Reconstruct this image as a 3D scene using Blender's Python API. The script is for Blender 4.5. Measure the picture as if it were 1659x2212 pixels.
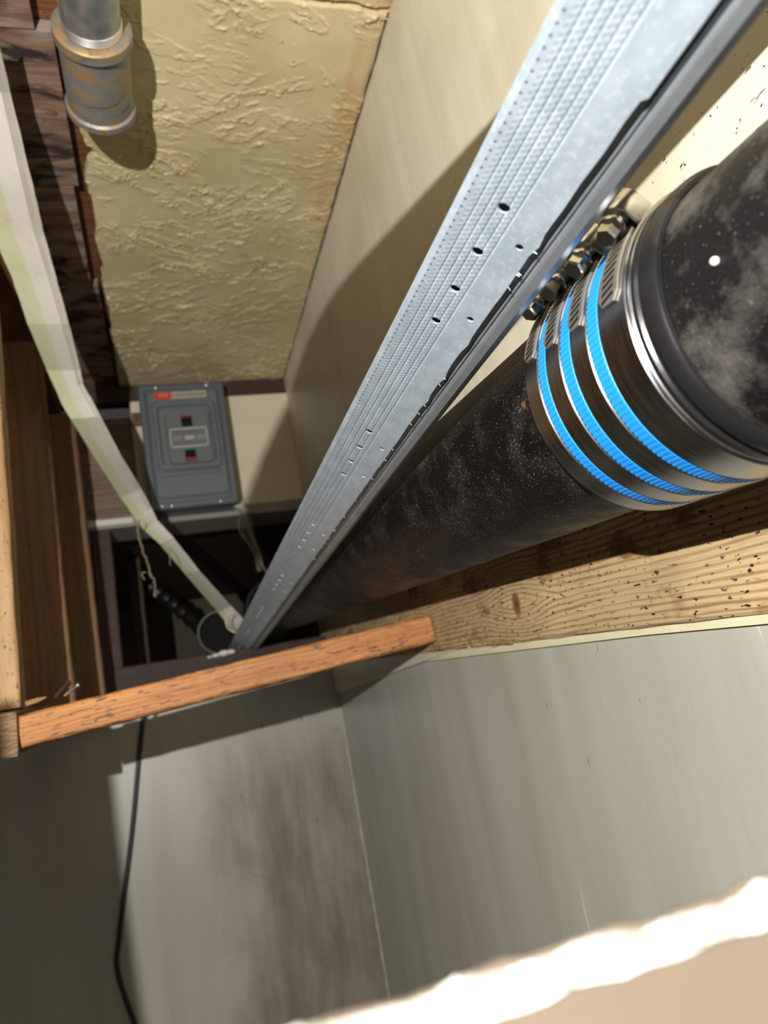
import bpy, bmesh, math, random
import numpy as np
from mathutils import Vector, Matrix, noise as mnoise

# ------------------------------------------------------------------ reset
for o in list(bpy.data.objects): bpy.data.objects.remove(o, do_unlink=True)
S = bpy.context.scene
COL = S.collection
random.seed(7)
PI = math.pi
H = 1.75                     # lens height above the floor; all coordinates below are relative to the lens

# ------------------------------------------------------------------ camera
F, CX, CY = 1600.0, 829.5, 1106.0
Wm = np.array([[0.94860448, -0.10424542, 0.29880166],
               [-0.25731771, 0.29555598, 0.92001862],
               [-0.18422035, -0.94962074, 0.25354153]])   # x right wall-ward, y along the cavity, z up
cam_d = bpy.data.cameras.new('camera'); cam = bpy.data.objects.new('camera', cam_d); COL.objects.link(cam)
cr, cu, cb = Wm[:, 0], -Wm[:, 1], -Wm[:, 2]
cam.matrix_world = Matrix(((cr[0], cu[0], cb[0], 0), (cr[1], cu[1], cb[1], 0), (cr[2], cu[2], cb[2], H), (0, 0, 0, 1)))
cam_d.sensor_fit = 'VERTICAL'; cam_d.sensor_height = 36.0; cam_d.lens = F / 2212 * 36.0
cam_d.clip_start = 0.01; cam_d.clip_end = 50
cam_d.dof.use_dof = True; cam_d.dof.focus_distance = 0.42; cam_d.dof.aperture_fstop = 9.5
S.camera = cam

# ------------------------------------------------------------------ world, lights, exposure
w = bpy.data.worlds.new('world'); S.world = w; w.use_nodes = True
w.node_tree.nodes['Background'].inputs[0].default_value = (0.9, 0.86, 0.8, 1)
w.node_tree.nodes['Background'].inputs[1].default_value = 0.022
S.view_settings.view_transform = 'Standard'; S.view_settings.look = 'None'
S.view_settings.gamma = 1.0; S.view_settings.use_curve_mapping = False
S.view_settings.exposure = 1.15

def lamp(name, kind, loc, energy, col, size):
    d = bpy.data.lights.new(name, kind); d.energy = energy; d.color = col; d.shadow_soft_size = size
    o = bpy.data.objects.new(name, d); COL.objects.link(o); o.location = (loc[0], loc[1], loc[2] + H); return o
# the hand lamp held behind and to the left of the lens: the only strong light in the cavity
hand = lamp('hand_lamp', 'POINT', (-0.267, -0.310, 0.112), 30.0, (1.0, 0.965, 0.91), 0.004)

# ------------------------------------------------------------------ helpers
def ray(x, y): return Vector(Wm @ np.array([(x - CX) / F, (y - CY) / F, 1.0]))
def at(x, y, depth): return ray(x, y) * depth
def on_x(x, y, X): r = ray(x, y); return r * (X / r.x)
def on_y(x, y, Y): r = ray(x, y); return r * (Y / r.y)
def on_z(x, y, Z): r = ray(x, y); return r * (Z / r.z)
V = Vector
WORLD = {}
def obj(name, verts, faces, mat, M=None, parent=None, smooth=False, sharp=None):
    me = bpy.data.meshes.new(name); me.from_pydata([tuple(v) for v in verts], [], faces); me.update()
    return link(name, me, mat, M, parent, smooth, sharp)
def link(name, me, mat, M=None, parent=None, smooth=False, sharp=None):
    if me.name != name: me.name = name
    bm = bmesh.new(); bm.from_mesh(me); bmesh.ops.recalc_face_normals(bm, faces=bm.faces)
    if smooth:
        for f in bm.faces: f.smooth = True
        a = math.radians(sharp if sharp else 40)
        for e in bm.edges:
            if len(e.link_faces) == 2 and e.calc_face_angle(0) > a: e.smooth = False
    bm.to_mesh(me); bm.free()
    if mat and not me.materials: me.materials.append(mat)
    o = bpy.data.objects.new(name, me); COL.objects.link(o)
    place(o, M, parent); return o
def place(o, M=None, parent=None):
    M = Matrix.Translation((0, 0, H)) @ (M if M is not None else Matrix.Identity(4))
    WORLD[o.name] = M
    if parent is not None:
        o.parent = parent; o.matrix_basis = WORLD[parent.name].inverted() @ M
    else: o.matrix_basis = M
def copy_of(src, M, parent=None):
    o = src.copy(); COL.objects.link(o); o.parent = None; place(o, M, parent); return o
def thing(name, loc):
    o = bpy.data.objects.new(name, None); COL.objects.link(o); o.empty_display_size = 0.02
    place(o, Matrix.Translation(loc)); return o
def tag(o, label, cat, group=None):
    o['label'] = label; o['category'] = cat
    if group: o['group'] = group
    return o
def struct(o, label=None):
    o['kind'] = 'structure'
    if label: o['label'] = label
    return o
def frame(origin, xd, yd):
    x = V(xd).normalized(); z = x.cross(V(yd)).normalized(); y = z.cross(x)
    return Matrix(((x.x, y.x, z.x, origin[0]), (x.y, y.y, z.y, origin[1]), (x.z, y.z, z.z, origin[2]), (0, 0, 0, 1)))
def box(lo, hi):
    (a, b, c), (d, e, f) = lo, hi
    v = [(a, b, c), (d, b, c), (d, e, c), (a, e, c), (a, b, f), (d, b, f), (d, e, f), (a, e, f)]
    return v, [(0, 3, 2, 1), (4, 5, 6, 7), (0, 1, 5, 4), (1, 2, 6, 5), (2, 3, 7, 6), (3, 0, 4, 7)]
def merge(*parts):
    V_, F_ = [], []
    for v, f in parts:
        k = len(V_); V_ += [tuple(p) for p in v]; F_ += [tuple(i + k for i in q) for q in f]
    return V_, F_
def loft(rings, closed=True, caps=True):
    n = len(rings[0]); v = [p for r in rings for p in r]; f = []
    for i in range(len(rings) - 1):
        for j in range(n if closed else n - 1):
            k = (j + 1) % n
            f.append((i * n + j, i * n + k, (i + 1) * n + k, (i + 1) * n + j))
    if caps and closed:
        f.append(tuple(range(n - 1, -1, -1))); f.append(tuple((len(rings) - 1) * n + j for j in range(n)))
    return v, f
def tube(pts, rad, seg=10):
    pts = [V(p) for p in pts]; rings = []; up = None
    for i, p in enumerate(pts):
        t = (pts[min(i + 1, len(pts) - 1)] - pts[max(i - 1, 0)]).normalized()
        if up is None: up = t.orthogonal().normalized()
        up = (up - t * up.dot(t)).normalized(); s = t.cross(up)
        r = rad[i] if isinstance(rad, (list, tuple)) else rad
        rings.append([p + (up * math.cos(a) + s * math.sin(a)) * r for a in [2 * PI * k / seg for k in range(seg)]])
    return loft(rings)
def spline(pts, n=8):
    pts = [V(p) for p in pts]; out = []
    P = [pts[0] * 2 - pts[1]] + pts + [pts[-1] * 2 - pts[-2]]
    for i in range(1, len(P) - 2):
        for k in range(n):
            t = k / n; a, b, c, d = P[i - 1], P[i], P[i + 1], P[i + 2]
            out.append(0.5 * ((2 * b) + (c - a) * t + (2 * a - 5 * b + 4 * c - d) * t * t + (3 * b - a - 3 * c + d) * t ** 3))
    return out + [pts[-1]]
def lathe(profile, seg=64, closed=False):
    """profile [(height along z, radius)]"""
    rings = [[(r * math.cos(2 * PI * k / seg), r * math.sin(2 * PI * k / seg), h) for k in range(seg)] for h, r in profile]
    if closed: rings.append(rings[0])
    return loft(rings, caps=not closed)
def ico(c, r, sub=2):
    bm = bmesh.new(); bmesh.ops.create_icosphere(bm, subdivisions=sub, radius=r)
    v = [tuple(V(c) + x.co) for x in bm.verts]; f = [tuple(q.index for q in x.verts) for x in bm.faces]; bm.free(); return v, f
def board(name, a, b, width_dir, width, thick, mat, parent=None, seg=24, jit=0.0006, bev=0.002, seed=0):
    """sawn timber from a to b; local x is the length, y the width, z the thickness; a and b are mid-section points"""
    a, b = V(a), V(b); L = (b - a).length; rnd = random.Random(seed + 11)
    M = frame(a, b - a, width_dir); rings = []
    w, t = width / 2, thick / 2
    base = [(-w + bev, -t), (w - bev, -t), (w, -t + bev), (w, t - bev), (w - bev, t), (-w + bev, t), (-w, t - bev), (-w, -t + bev)]
    for i in range(seg + 1):
        rings.append([(L * i / seg, y + rnd.uniform(-jit, jit), z + rnd.uniform(-jit, jit)) for y, z in base])
    v, f = loft(rings); return obj(name, v, f, mat, M, parent)

# ------------------------------------------------------------------ material kit
class Mt:
    def __init__(s, name, rough=0.6, metal=0.0):
        s.m = bpy.data.materials.new(name); s.m.use_nodes = True; s.t = s.m.node_tree
        s.b = s.t.nodes['Principled BSDF']; s.set('Roughness', rough); s.set('Metallic', metal)
        s.co = s.t.nodes.new('ShaderNodeTexCoord').outputs['Object']
    def put(s, sock, v):
        if v is None: return
        if hasattr(v, 'is_output'): s.t.links.new(v, sock)
        elif isinstance(v, (tuple, list)) and len(v) == 3 and sock.type == 'RGBA': sock.default_value = (*v, 1)
        else: sock.default_value = v
    def set(s, k, v): s.put(s.b.inputs[k], v); return s
    def map(s, scale=(1, 1, 1), loc=(0, 0, 0), rot=(0, 0, 0), vec=None):
        n = s.t.nodes.new('ShaderNodeMapping'); s.put(n.inputs[0], vec or s.co)
        n.inputs['Location'].default_value = loc; n.inputs['Rotation'].default_value = rot; n.inputs['Scale'].default_value = scale
        return n.outputs[0]
    def noise(s, scale=5, detail=4, rough=0.5, vec=None, dist=0.0):
        n = s.t.nodes.new('ShaderNodeTexNoise'); s.put(n.inputs['Vector'], vec or s.co)
        n.inputs['Scale'].default_value = scale; n.inputs['Detail'].default_value = detail
        n.inputs['Roughness'].default_value = rough; n.inputs['Distortion'].default_value = dist
        return n.outputs['Fac']
    def voro(s, scale=50, vec=None, feat='F1', rnd=1.0):
        n = s.t.nodes.new('ShaderNodeTexVoronoi'); n.feature = feat; s.put(n.inputs['Vector'], vec or s.co)
        n.inputs['Scale'].default_value = scale; n.inputs['Randomness'].default_value = rnd
        return n.outputs['Distance']
    def wave(s, scale=10, dist=2, detail=2, dscale=1, vec=None, axis='Y'):
        n = s.t.nodes.new('ShaderNodeTexWave'); n.bands_direction = axis; s.put(n.inputs['Vector'], vec or s.co)
        n.inputs['Scale'].default_value = scale; n.inputs['Distortion'].default_value = dist
        n.inputs['Detail'].default_value = detail; n.inputs['Detail Scale'].default_value = dscale
        return n.outputs['Fac']
    def ramp(s, fac, stops, interp='LINEAR'):
        n = s.t.nodes.new('ShaderNodeValToRGB'); s.put(n.inputs[0], fac); n.color_ramp.interpolation = interp
        e = n.color_ramp.elements
        while len(e) < len(stops): e.new(0.5)
        for q, (p, c) in zip(e, stops):
            q.position = p; q.color = (*c, 1) if isinstance(c, (tuple, list)) else (c, c, c, 1)
        return n.outputs[0]
    def mix(s, a, b, fac, mode='MIX'):
        n = s.t.nodes.new('ShaderNodeMix'); n.data_type = 'RGBA'; n.blend_type = mode
        s.put(n.inputs[0], fac); s.put(n.inputs[6], a); s.put(n.inputs[7], b); return n.outputs[2]
    def math(s, op, a, b=None, c=None):
        n = s.t.nodes.new('ShaderNodeMath'); n.operation = op
        for i, q in enumerate((a, b, c)):
            if q is not None: s.put(n.inputs[i], q)
        return n.outputs[0]
    def sep(s, vec=None):
        n = s.t.nodes.new('ShaderNodeSeparateXYZ'); s.put(n.inputs[0], vec or s.co); return n.outputs
    def comb(s, x, y, z):
        n = s.t.nodes.new('ShaderNodeCombineXYZ')
        for i, q in enumerate((x, y, z)): s.put(n.inputs[i], q)
        return n.outputs[0]
    def maprange(s, v, a, b, c=0.0, d=1.0, smooth=True):
        n = s.t.nodes.new('ShaderNodeMapRange'); n.interpolation_type = 'SMOOTHSTEP' if smooth else 'LINEAR'
        s.put(n.inputs[0], v)
        for i, q in enumerate((a, b, c, d)): n.inputs[i + 1].default_value = q
        return n.outputs[0]
    def bump(s, h, strength=0.5, dist=0.002):
        n = s.t.nodes.new('ShaderNodeBump'); n.inputs['Strength'].default_value = strength; n.inputs['Distance'].default_value = dist
        s.put(n.inputs['Height'], h); s.set('Normal', n.outputs[0]); return n.outputs[0]

def plain(name, col, rough=0.6, metal=0.0, var=0.15, scale=40, bump=0.15, bd=0.0005):
    t = Mt(name, rough, metal); n = t.noise(scale, 5, 0.6)
    t.set('Base Color', t.mix(tuple(c * (1 - var) for c in col), tuple(min(1, c * (1 + var)) for c in col), n))
    if bump: t.bump(t.noise(scale * 6, 3), bump, bd)
    return t.m
def wood(name, light, dark, lines=70, spk=0.0, spkcol=(0.03, 0.02, 0.015), rough=0.65, knot=None, stain=0.0, spkdim=(160, 420, 420), mid=0.5, wamp=0.022, period=0):
    t = Mt(name, rough); x, y, z = t.sep()
    yy = y
    if knot:
        kx, ky = knot
        d = t.math('SQRT', t.math('ADD', t.math('POWER', t.math('MULTIPLY', t.math('SUBTRACT', x, kx), 0.55), 2.0), t.math('POWER', t.math('SUBTRACT', y, ky), 2.0)))
        push = t.maprange(d, 0.004, 0.045, 0.012, 0.0)
        yy = t.math('SUBTRACT', y, t.math('MULTIPLY', push, t.math('SIGN', t.math('SUBTRACT', y, ky))))
    warp = t.math('MULTIPLY', t.math('SUBTRACT', t.noise(1.0, 3, 0.5, t.map((5, 14, 14))), 0.5), wamp)
    yw = t.math('ADD', yy, warp)
    ring = t.noise(1.0, 2, 0.4, t.comb(t.math('MULTIPLY', x, 1.2), t.math('MULTIPLY', yw, lines * 4.0), t.math('MULTIPLY', z, 40)))
    if period:
        ph = t.math('ADD', t.math('MULTIPLY', yw, 2 * PI / period), t.math('MULTIPLY', t.noise(1.0, 2, 0.5, t.map((2.0, 70, 20))), 7.0))
        ring = t.math('ADD', t.math('MULTIPLY', t.math('SINE', ph), 0.16), t.math('ADD', 0.26, t.math('MULTIPLY', t.noise(1.0, 3, 0.6, t.map((9, 60, 30))), 0.40)))
    fine = t.noise(1.0, 4, 0.6, t.map((14, 900, 900)))
    big = t.noise(1.0, 3, 0.5, t.map((6, 18, 18)))
    c = t.mix(light, dark, t.ramp(ring, [(mid - 0.09, 0.0), (mid + 0.03, 0.55), (mid + 0.12, 1.0), (mid + 0.19, 0.1)]))
    c = t.mix(c, tuple(q * 0.62 for q in dark), t.ramp(fine, [(0.5, 0.0), (0.75, 0.5)]))
    c = t.mix(c, (0.55, 0.55, 0.55), t.ramp(big, [(0.35, 0.0), (0.75, 0.7)]), 'MULTIPLY')
    if stain:
        st = t.noise(1.0, 4, 0.6, t.map((14, 22, 22), (3.1, 1.7, 0.2)))
        c = t.mix(c, (0.16, 0.07, 0.02), t.ramp(st, [(0.56, 0.0), (0.64, stain)]))
    if spk:
        sp = t.noise(1.0, 2, 0.5, t.map(spkdim)); area = t.noise(1.0, 2, 0.5, t.map((9, 12, 12), (0.4, 2.2, 0)))
        k = t.math('MULTIPLY', t.ramp(sp, [(0.66 - 0.06 * spk, 0.0), (0.70 - 0.06 * spk, 1.0)]), t.ramp(area, [(0.30, 0.35), (0.50, 1.0)]))
        c = t.mix(c, spkcol, k)
    if knot:
        kd = t.math('SQRT', t.math('ADD', t.math('POWER', t.math('MULTIPLY', t.math('SUBTRACT', x, kx), 1.15), 2.0), t.math('POWER', t.math('MULTIPLY', t.math('SUBTRACT', y, ky), 0.8), 2.0)))
        kd = t.math('ADD', kd, t.math('MULTIPLY', t.math('SUBTRACT', t.noise(260, 3), 0.5), 0.008))
        c = t.mix(c, (0.20, 0.095, 0.035), t.maprange(kd, 0.0065, 0.0115, 1.0, 0.0))
        c = t.mix(c, (0.05, 0.025, 0.012), t.maprange(kd, 0.001, 0.004, 1.0, 0.0))
    t.set('Base Color', c)
    t.bump(t.math('ADD', ring, t.math('MULTIPLY', fine, 0.8)), 0.35, 0.0008)
    return t.m

# --- walls
t = Mt('cream_paint', 0.42)
x, y, z = t.sep()
streak = t.noise(1.0, 4, 0.6, t.map((1, 60, 3.0)))
c = t.mix((0.66, 0.61, 0.49), (0.73, 0.68, 0.56), t.ramp(streak, [(0.35, 0.0), (0.65, 1.0)]))
c = t.mix(c, (0.56, 0.49, 0.35), t.ramp(t.noise(7, 4), [(0.5, 0.0), (0.8, 0.8)]))
near = t.math('MULTIPLY', t.maprange(y, 0.58, 0.20, 0.0, 1.0), t.maprange(z, 0.50, 0.30, 0.0, 1.0))
sp = t.noise(1.0, 3, 0.7, t.map((1, 170, 230)))
thr = t.math('SUBTRACT', sp, t.math('MULTIPLY', near, 0.09))
c = t.mix(c, (0.045, 0.028, 0.018), t.math('MULTIPLY', t.ramp(t.math('ADD', sp, t.math('MULTIPLY', near, 0.06)), [(0.715, 0.0), (0.745, 1.0)]), t.maprange(near, 0.0, 0.25, 0.0, 1.0)))
sm = t.noise(1.0, 3, 0.6, t.map((1, 60, 330), (0, 0.3, 0.1)))
c = t.mix(c, (0.07, 0.045, 0.03), t.math('MULTIPLY', t.ramp(sm, [(0.66, 0.0), (0.70, 0.9)]), t.math('MULTIPLY', t.maprange(y, 0.30, 0.24, 0.0, 1.0), t.maprange(z, 0.33, 0.27, 0.0, 1.0))))
fw = t.noise(1.0, 2, 0.5, t.map((1, 130, 60), (0, 5, 2)))
c = t.mix(c, (0.20, 0.15, 0.10), t.ramp(fw, [(0.75, 0.0), (0.77, 0.7)]))
t.set('Base Color', c); t.bump(t.math('ADD', streak, t.noise(55, 4)), 0.06, 0.001); CREAM = t.m

t = Mt('cream_board', 0.6)
c = t.mix((0.66, 0.60, 0.43), (0.78, 0.72, 0.56), t.noise(12, 5)); c = t.mix(c, (0.35, 0.27, 0.16), t.ramp(t.noise(30, 4), [(0.66, 0.0), (0.74, 0.5)]))
t.set('Base Color', c); t.bump(t.noise(90, 3), 0.2, 0.001); BOARD = t.m

t = Mt('yellow_plaster', 0.38)
x, y, z = t.sep()
c = t.mix((0.56, 0.47, 0.262), (0.70, 0.605, 0.365), t.ramp(t.noise(9, 5), [(0.35, 0.0), (0.68, 1.0)]))
c = t.mix(c, (0.56, 0.37, 0.16), t.math('MULTIPLY', t.math('MULTIPLY', t.ramp(t.noise(1.0, 4, 0.6, t.map((30, 9, 1))), [(0.40, 0.0), (0.60, 0.7)]), t.maprange(t.math('ADD', x, t.math('MULTIPLY', t.noise(14, 4), 0.02)), 0.288, 0.300)), t.maprange(y, 1.35, 0.8)))
c = t.mix(c, (0.30, 0.19, 0.09), t.ramp(t.noise(48, 3, 0.6), [(0.71, 0.0), (0.74, 0.7)]))
t.set('Base Color', c); t.bump(t.noise(220, 4, 0.6), 0.22, 0.0012); YELLOW = t.m

def grey_mat(name, stains):
    t = Mt(name, 0.38); x, y, z = t.sep()
    st = t.noise(1.0, 5, 0.6, t.map((16, 16, 2.2)))
    k = 1.0 if stains else 1.2
    c = t.mix((0.335 * k, 0.322 * k, 0.270 * k), (0.41 * k, 0.40 * k, 0.348 * k), t.ramp(st, [(0.3, 0.0), (0.7, 1.0)]))
    if stains:
        s1 = t.noise(1.0, 5, 0.65, t.map((26, 26, 5), (1.3, 0, 0.7)))
        reg = t.maprange(t.math('ADD', x, t.math('MULTIPLY', t.math('SUBTRACT', t.noise(6, 3), 0.5), 0.30)), 0.00, 0.14)
        low = t.maprange(z, 0.05, -0.12)
        c = t.mix(c, (0.165, 0.135, 0.095), t.math('MULTIPLY', t.math('MULTIPLY', t.ramp(s1, [(0.28, 0.25), (0.62, 0.95)]), reg), low))
        s2 = t.noise(1.0, 2, 0.5, t.map((60, 60, 26)))
        c = t.mix(c, (0.14, 0.11, 0.08), t.math('MULTIPLY', t.ramp(s2, [(0.68, 0.0), (0.74, 0.55)]), reg))
    else:
        s1 = t.noise(1.0, 2, 0.6, t.map((1, 120, 26), (0, 0, 3)))
        c = t.mix(c, (0.17, 0.15, 0.11), t.ramp(s1, [(0.73, 0.0), (0.76, 0.7)]))
        s2 = t.noise(1.0, 2, 0.6, t.map((1, 70, 9), (0, 4, 1)))
        c = t.mix(c, (0.75, 0.74, 0.70), t.ramp(s2, [(0.71, 0.0), (0.76, 0.45)]))
    t.set('Base Color', c); t.bump(t.math('ADD', t.noise(140, 4), st), 0.12, 0.001); return t.m
GREY_R = grey_mat('grey_paint_side', False); GREY_B = grey_mat('grey_paint_stained', True)

# --- timber
W_BEAM = wood('weathered_fir', (0.64, 0.475, 0.26), (0.33, 0.185, 0.07), 75, 0.55, knot=(0.875, -0.035), stain=0.85, spkdim=(150, 380, 380), wamp=0.016, period=0.0050, mid=0.545)
W_ORANGE = wood('orange_fir', (0.60, 0.27, 0.088), (0.42, 0.155, 0.04), 90, 1.25, (0.12, 0.065, 0.035), spkdim=(75, 420, 420))
W_POST = wood('pale_fir', (0.52, 0.33, 0.165), (0.38, 0.215, 0.09), 40, 0.25)
W_POST2 = wood('brown_fir', (0.225, 0.118, 0.050), (0.16, 0.076, 0.030), 40, 0.15)
W_DARK = wood('dark_header_fir', (0.17, 0.08, 0.032), (0.10, 0.045, 0.018), 40, 0.2)
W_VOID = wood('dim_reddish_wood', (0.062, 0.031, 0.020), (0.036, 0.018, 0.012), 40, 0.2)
W_RAIL = wood('rough_dirty_wood', (0.34, 0.22, 0.10), (0.13, 0.07, 0.035), 90, 0.9)
W_NAILER = wood('rusty_brown_lath', (0.26, 0.115, 0.045), (0.14, 0.055, 0.02), 60, 0.3)
W_BLOCK = wood('dusty_brown_block', (0.27, 0.18, 0.12), (0.18, 0.11, 0.07), 30, 0.3)
def plank_mat(name, seed):
    t = Mt(name, 0.7); n1 = t.noise(1.0, 5, 0.62, t.map((9, 60, 30), (seed * 1.7, seed, 0)), 0.6)
    c = t.mix((0.40, 0.27, 0.185), (0.20, 0.115, 0.075), t.ramp(n1, [(0.32, 0.0), (0.62, 1.0)]))
    n2 = t.noise(1.0, 4, 0.6, t.map((13, 30, 20), (seed * 3.1, 2 * seed, 0)), 0.8)
    c = t.mix(c, (0.018, 0.013, 0.014), t.ramp(n2, [(0.50, 0.0), (0.60, 0.92)]))
    n3 = t.noise(1.0, 3, 0.5, t.map((10, 30, 20), (seed * 5.1, 0.3 * seed, 0)))
    c = t.mix(c, (0.40, 0.36, 0.31), t.ramp(n3, [(0.56, 0.0), (0.68, 0.6)]))
    fine = t.noise(1.0, 4, 0.6, t.map((25, 700, 400)))
    c = t.mix(c, (0.05, 0.03, 0.02), t.ramp(fine, [(0.52, 0.0), (0.75, 0.6)]))
    t.set('Base Color', c); t.bump(t.math('ADD', fine, n1), 0.4, 0.001); return t.m
PLANKS = [plank_mat('tarred_plank_%d' % i, 1.3 + i) for i in range(3)]

# --- metals, plastics
t = Mt('galvanised_sheet', 0.40, 0.35)
x, y, z = t.sep()
spang = t.voro(130, t.map((0.5, 1, 1)))
c = t.mix((0.46, 0.55, 0.64), (0.60, 0.69, 0.78), t.noise(70, 4)); c = t.mix(c, (0.40, 0.48, 0.56), t.ramp(spang, [(0.2, 0.0), (0.7, 0.6)])); c = t.mix(c, (0.66, 0.74, 0.82), t.ramp(t.noise(330, 3, 0.6), [(0.52, 0.0), (0.66, 0.6)]))
dots = t.math('MULTIPLY', t.math('SINE', t.math('MULTIPLY', x, 2 * PI / 0.0030)), t.math('SINE', t.math('MULTIPLY', y, 2 * PI / 0.0036)))
kn = t.math('MULTIPLY', dots, t.math('MULTIPLY', t.maprange(y, 0.0045, 0.006), t.maprange(y, 0.0245, 0.0225)))
# row of small punched dimples by the folded edge
dx = t.math('ABSOLUTE', t.math('SUBTRACT', t.math('FRACT', t.math('MULTIPLY', x, 1 / 0.0042)), 0.5))
dd = t.math('ADD', t.math('POWER', t.math('MULTIPLY', dx, 0.0042), 2.0), t.math('POWER', t.math('SUBTRACT', y, 0.0036), 2.0))
dimp = t.maprange(t.math('SQRT', dd), 0.00045, 0.0008, 1.0, 0.0)
c = t.mix(c, (0.13, 0.16, 0.18), t.math('MULTIPLY', dimp, 0.85))
c = t.mix(c, (0.42, 0.47, 0.50), t.math('MULTIPLY', t.maprange(kn, -0.2, -0.9), 0.45))
t.set('Base Color', c); t.bump(t.math('SUBTRACT', t.math('ADD', kn, t.math('MULTIPLY', t.noise(400, 3), 0.5)), t.math('MULTIPLY', dimp, 2.0)), 0.16, 0.0005); GALV = t.m
t = Mt('dull_zinc_sheet', 0.36, 0.6)
c = t.mix((0.30, 0.33, 0.36), (0.46, 0.49, 0.52), t.noise(60, 4)); t.set('Base Color', c); t.bump(t.noise(300, 3), 0.2, 0.0004); ZINC = t.m

t = Mt('cast_iron_black', 0.42); t.set('Specular IOR Level', 0.3)
n1 = t.noise(34, 7, 0.72, None, 0.1)
c = t.mix((0.003, 0.003, 0.0034), (0.036, 0.034, 0.031), t.ramp(n1, [(0.47, 0.0), (0.78, 0.75)]))
dn = t.noise(900, 2, 0.5); c = t.mix(c, (0.30, 0.285, 0.26), t.ramp(t.math('ADD', dn, t.math('MULTIPLY', t.math('SUBTRACT', n1, 0.5), 0.35)), [(0.63, 0.0), (0.72, 0.5)]))
c = t.mix(c, (0.35, 0.15, 0.05), t.ramp(t.noise(70, 3), [(0.74, 0.0), (0.78, 0.5)]))
t.set('Base Color', c); t.set('Roughness', t.ramp(n1, [(0.4, 0.36), (0.75, 0.75)])); t.bump(t.math('ADD', t.noise(700, 3), t.math('MULTIPLY', n1, 2.0)), 0.45, 0.0009); IRON = t.m
t = Mt('cast_iron_dusty', 0.55)
n1 = t.noise(30, 7, 0.72, None, 0.1)
c = t.mix((0.0035, 0.0035, 0.004), (0.12, 0.112, 0.10), t.ramp(n1, [(0.45, 0.0), (0.72, 0.95)]))
dn = t.noise(800, 2, 0.5); c = t.mix(c, (0.30, 0.285, 0.26), t.ramp(dn, [(0.68, 0.0), (0.76, 0.5)]))
t.set('Base Color', c); t.bump(t.math('ADD', t.noise(600, 3), t.math('MULTIPLY', n1, 2.0)), 0.4, 0.0009); IRON_D = t.m
t = Mt('stainless_band', 0.17, 1.0)
br = t.noise(1.0, 3, 0.6, t.map((40, 40, 1500)))
t.set('Base Color', t.mix((0.33, 0.335, 0.34), (0.48, 0.485, 0.49), br)); t.set('Roughness', t.ramp(br, [(0.3, 0.20), (0.7, 0.33)])); t.bump(br, 0.08, 0.0003); STEEL = t.m
t = Mt('stainless_clamp', 0.24, 1.0)
t.set('Base Color', t.mix((0.40, 0.37, 0.34), (0.58, 0.56, 0.53), t.noise(140, 4))); t.bump(t.noise(300, 3), 0.1, 0.0003); CLAMP = t.m
STRAP = plain('brushed_strap', (0.50, 0.46, 0.40), 0.42, 0.85, 0.1, 120, 0.1)
BLUE = plain('blue_band', (0.018, 0.30, 0.86), 0.45, 0.0, 0.06, 60, 0.1)
RUBBER = plain('black_rubber', (0.012, 0.012, 0.013), 0.3, 0, 0.2, 60, 0.1)
SLOT = plain('slot_black', (0.006, 0.006, 0.006), 0.6, 0, 0.1, 60, 0)
t = Mt('galvanised_pipe', 0.36, 0.75)
n1 = t.voro(85); c = t.mix((0.30, 0.32, 0.33), (0.52, 0.54, 0.55), t.ramp(n1, [(0.1, 0.0), (0.8, 1.0)])); c = t.mix(c, (0.30, 0.31, 0.33), t.ramp(t.noise(40, 4), [(0.5, 0.0), (0.75, 0.7)]))
t.set('Base Color', c); t.bump(t.noise(200, 3), 0.15, 0.0005); GPIPE = t.m
t = Mt('rusty_coupling', 0.5, 0.45)
n1 = t.noise(1.0, 5, 0.6, t.map((50, 50, 110)), 1.0)
c = t.mix((0.20, 0.21, 0.21), (0.36, 0.36, 0.345), t.noise(120, 4))
c = t.mix(c, (0.46, 0.29, 0.09), t.ramp(n1, [(0.49, 0.0), (0.58, 0.8)]))
c = t.mix(c, (0.10, 0.10, 0.11), t.ramp(t.noise(1.0, 4, 0.6, t.map((40, 40, 90), (3, 1, 2)), 0.8), [(0.56, 0.0), (0.66, 0.7)]))
t.set('Base Color', c); t.bump(t.math('ADD', n1, t.noise(260, 3)), 0.35, 0.0008); GCOUP = t.m
PAINTED = plain('slate_grey_enamel', (0.105, 0.125, 0.145), 0.38, 0.0, 0.08, 50, 0.06)
PAINTED2 = plain('slate_grey_cover', (0.13, 0.15, 0.165), 0.35, 0.0, 0.08, 50, 0.06)
RED = plain('red_plastic', (0.62, 0.055, 0.022), 0.45, 0, 0.08, 40, 0)
REDDARK = plain('dark_red_plastic', (0.30, 0.03, 0.02), 0.45, 0, 0.08, 40, 0)
BLACK = plain('black_plastic', (0.012, 0.012, 0.013), 0.75, 0, 0.1, 40, 0)
BLACK.node_tree.nodes['Principled BSDF'].inputs['Specular IOR Level'].default_value = 0.15
LEGEND = plain('legend_tan', (0.42, 0.38, 0.29), 0.5, 0, 0.1, 80, 0)
LEGENDG = plain('legend_grey', (0.24, 0.24, 0.21), 0.5, 0, 0.1, 80, 0)
LEGENDW = plain('legend_white', (0.62, 0.60, 0.52), 0.5, 0, 0.05, 80, 0)
SCREWM = plain('zinc_screw', (0.65, 0.65, 0.66), 0.3, 0.9, 0.1, 80, 0)
t = Mt('paper_strip', 0.62)
uv = t.t.nodes.new('ShaderNodeUVMap').outputs[0]; ux, uy, uz = t.sep(uv)
c = t.mix((0.66, 0.69, 0.45), (0.76, 0.735, 0.66), t.maprange(ux, 0.40, 0.46))
c = t.mix(c, (0.55, 0.48, 0.36), t.ramp(t.noise(60, 5), [(0.58, 0.0), (0.8, 0.5)]))
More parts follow.
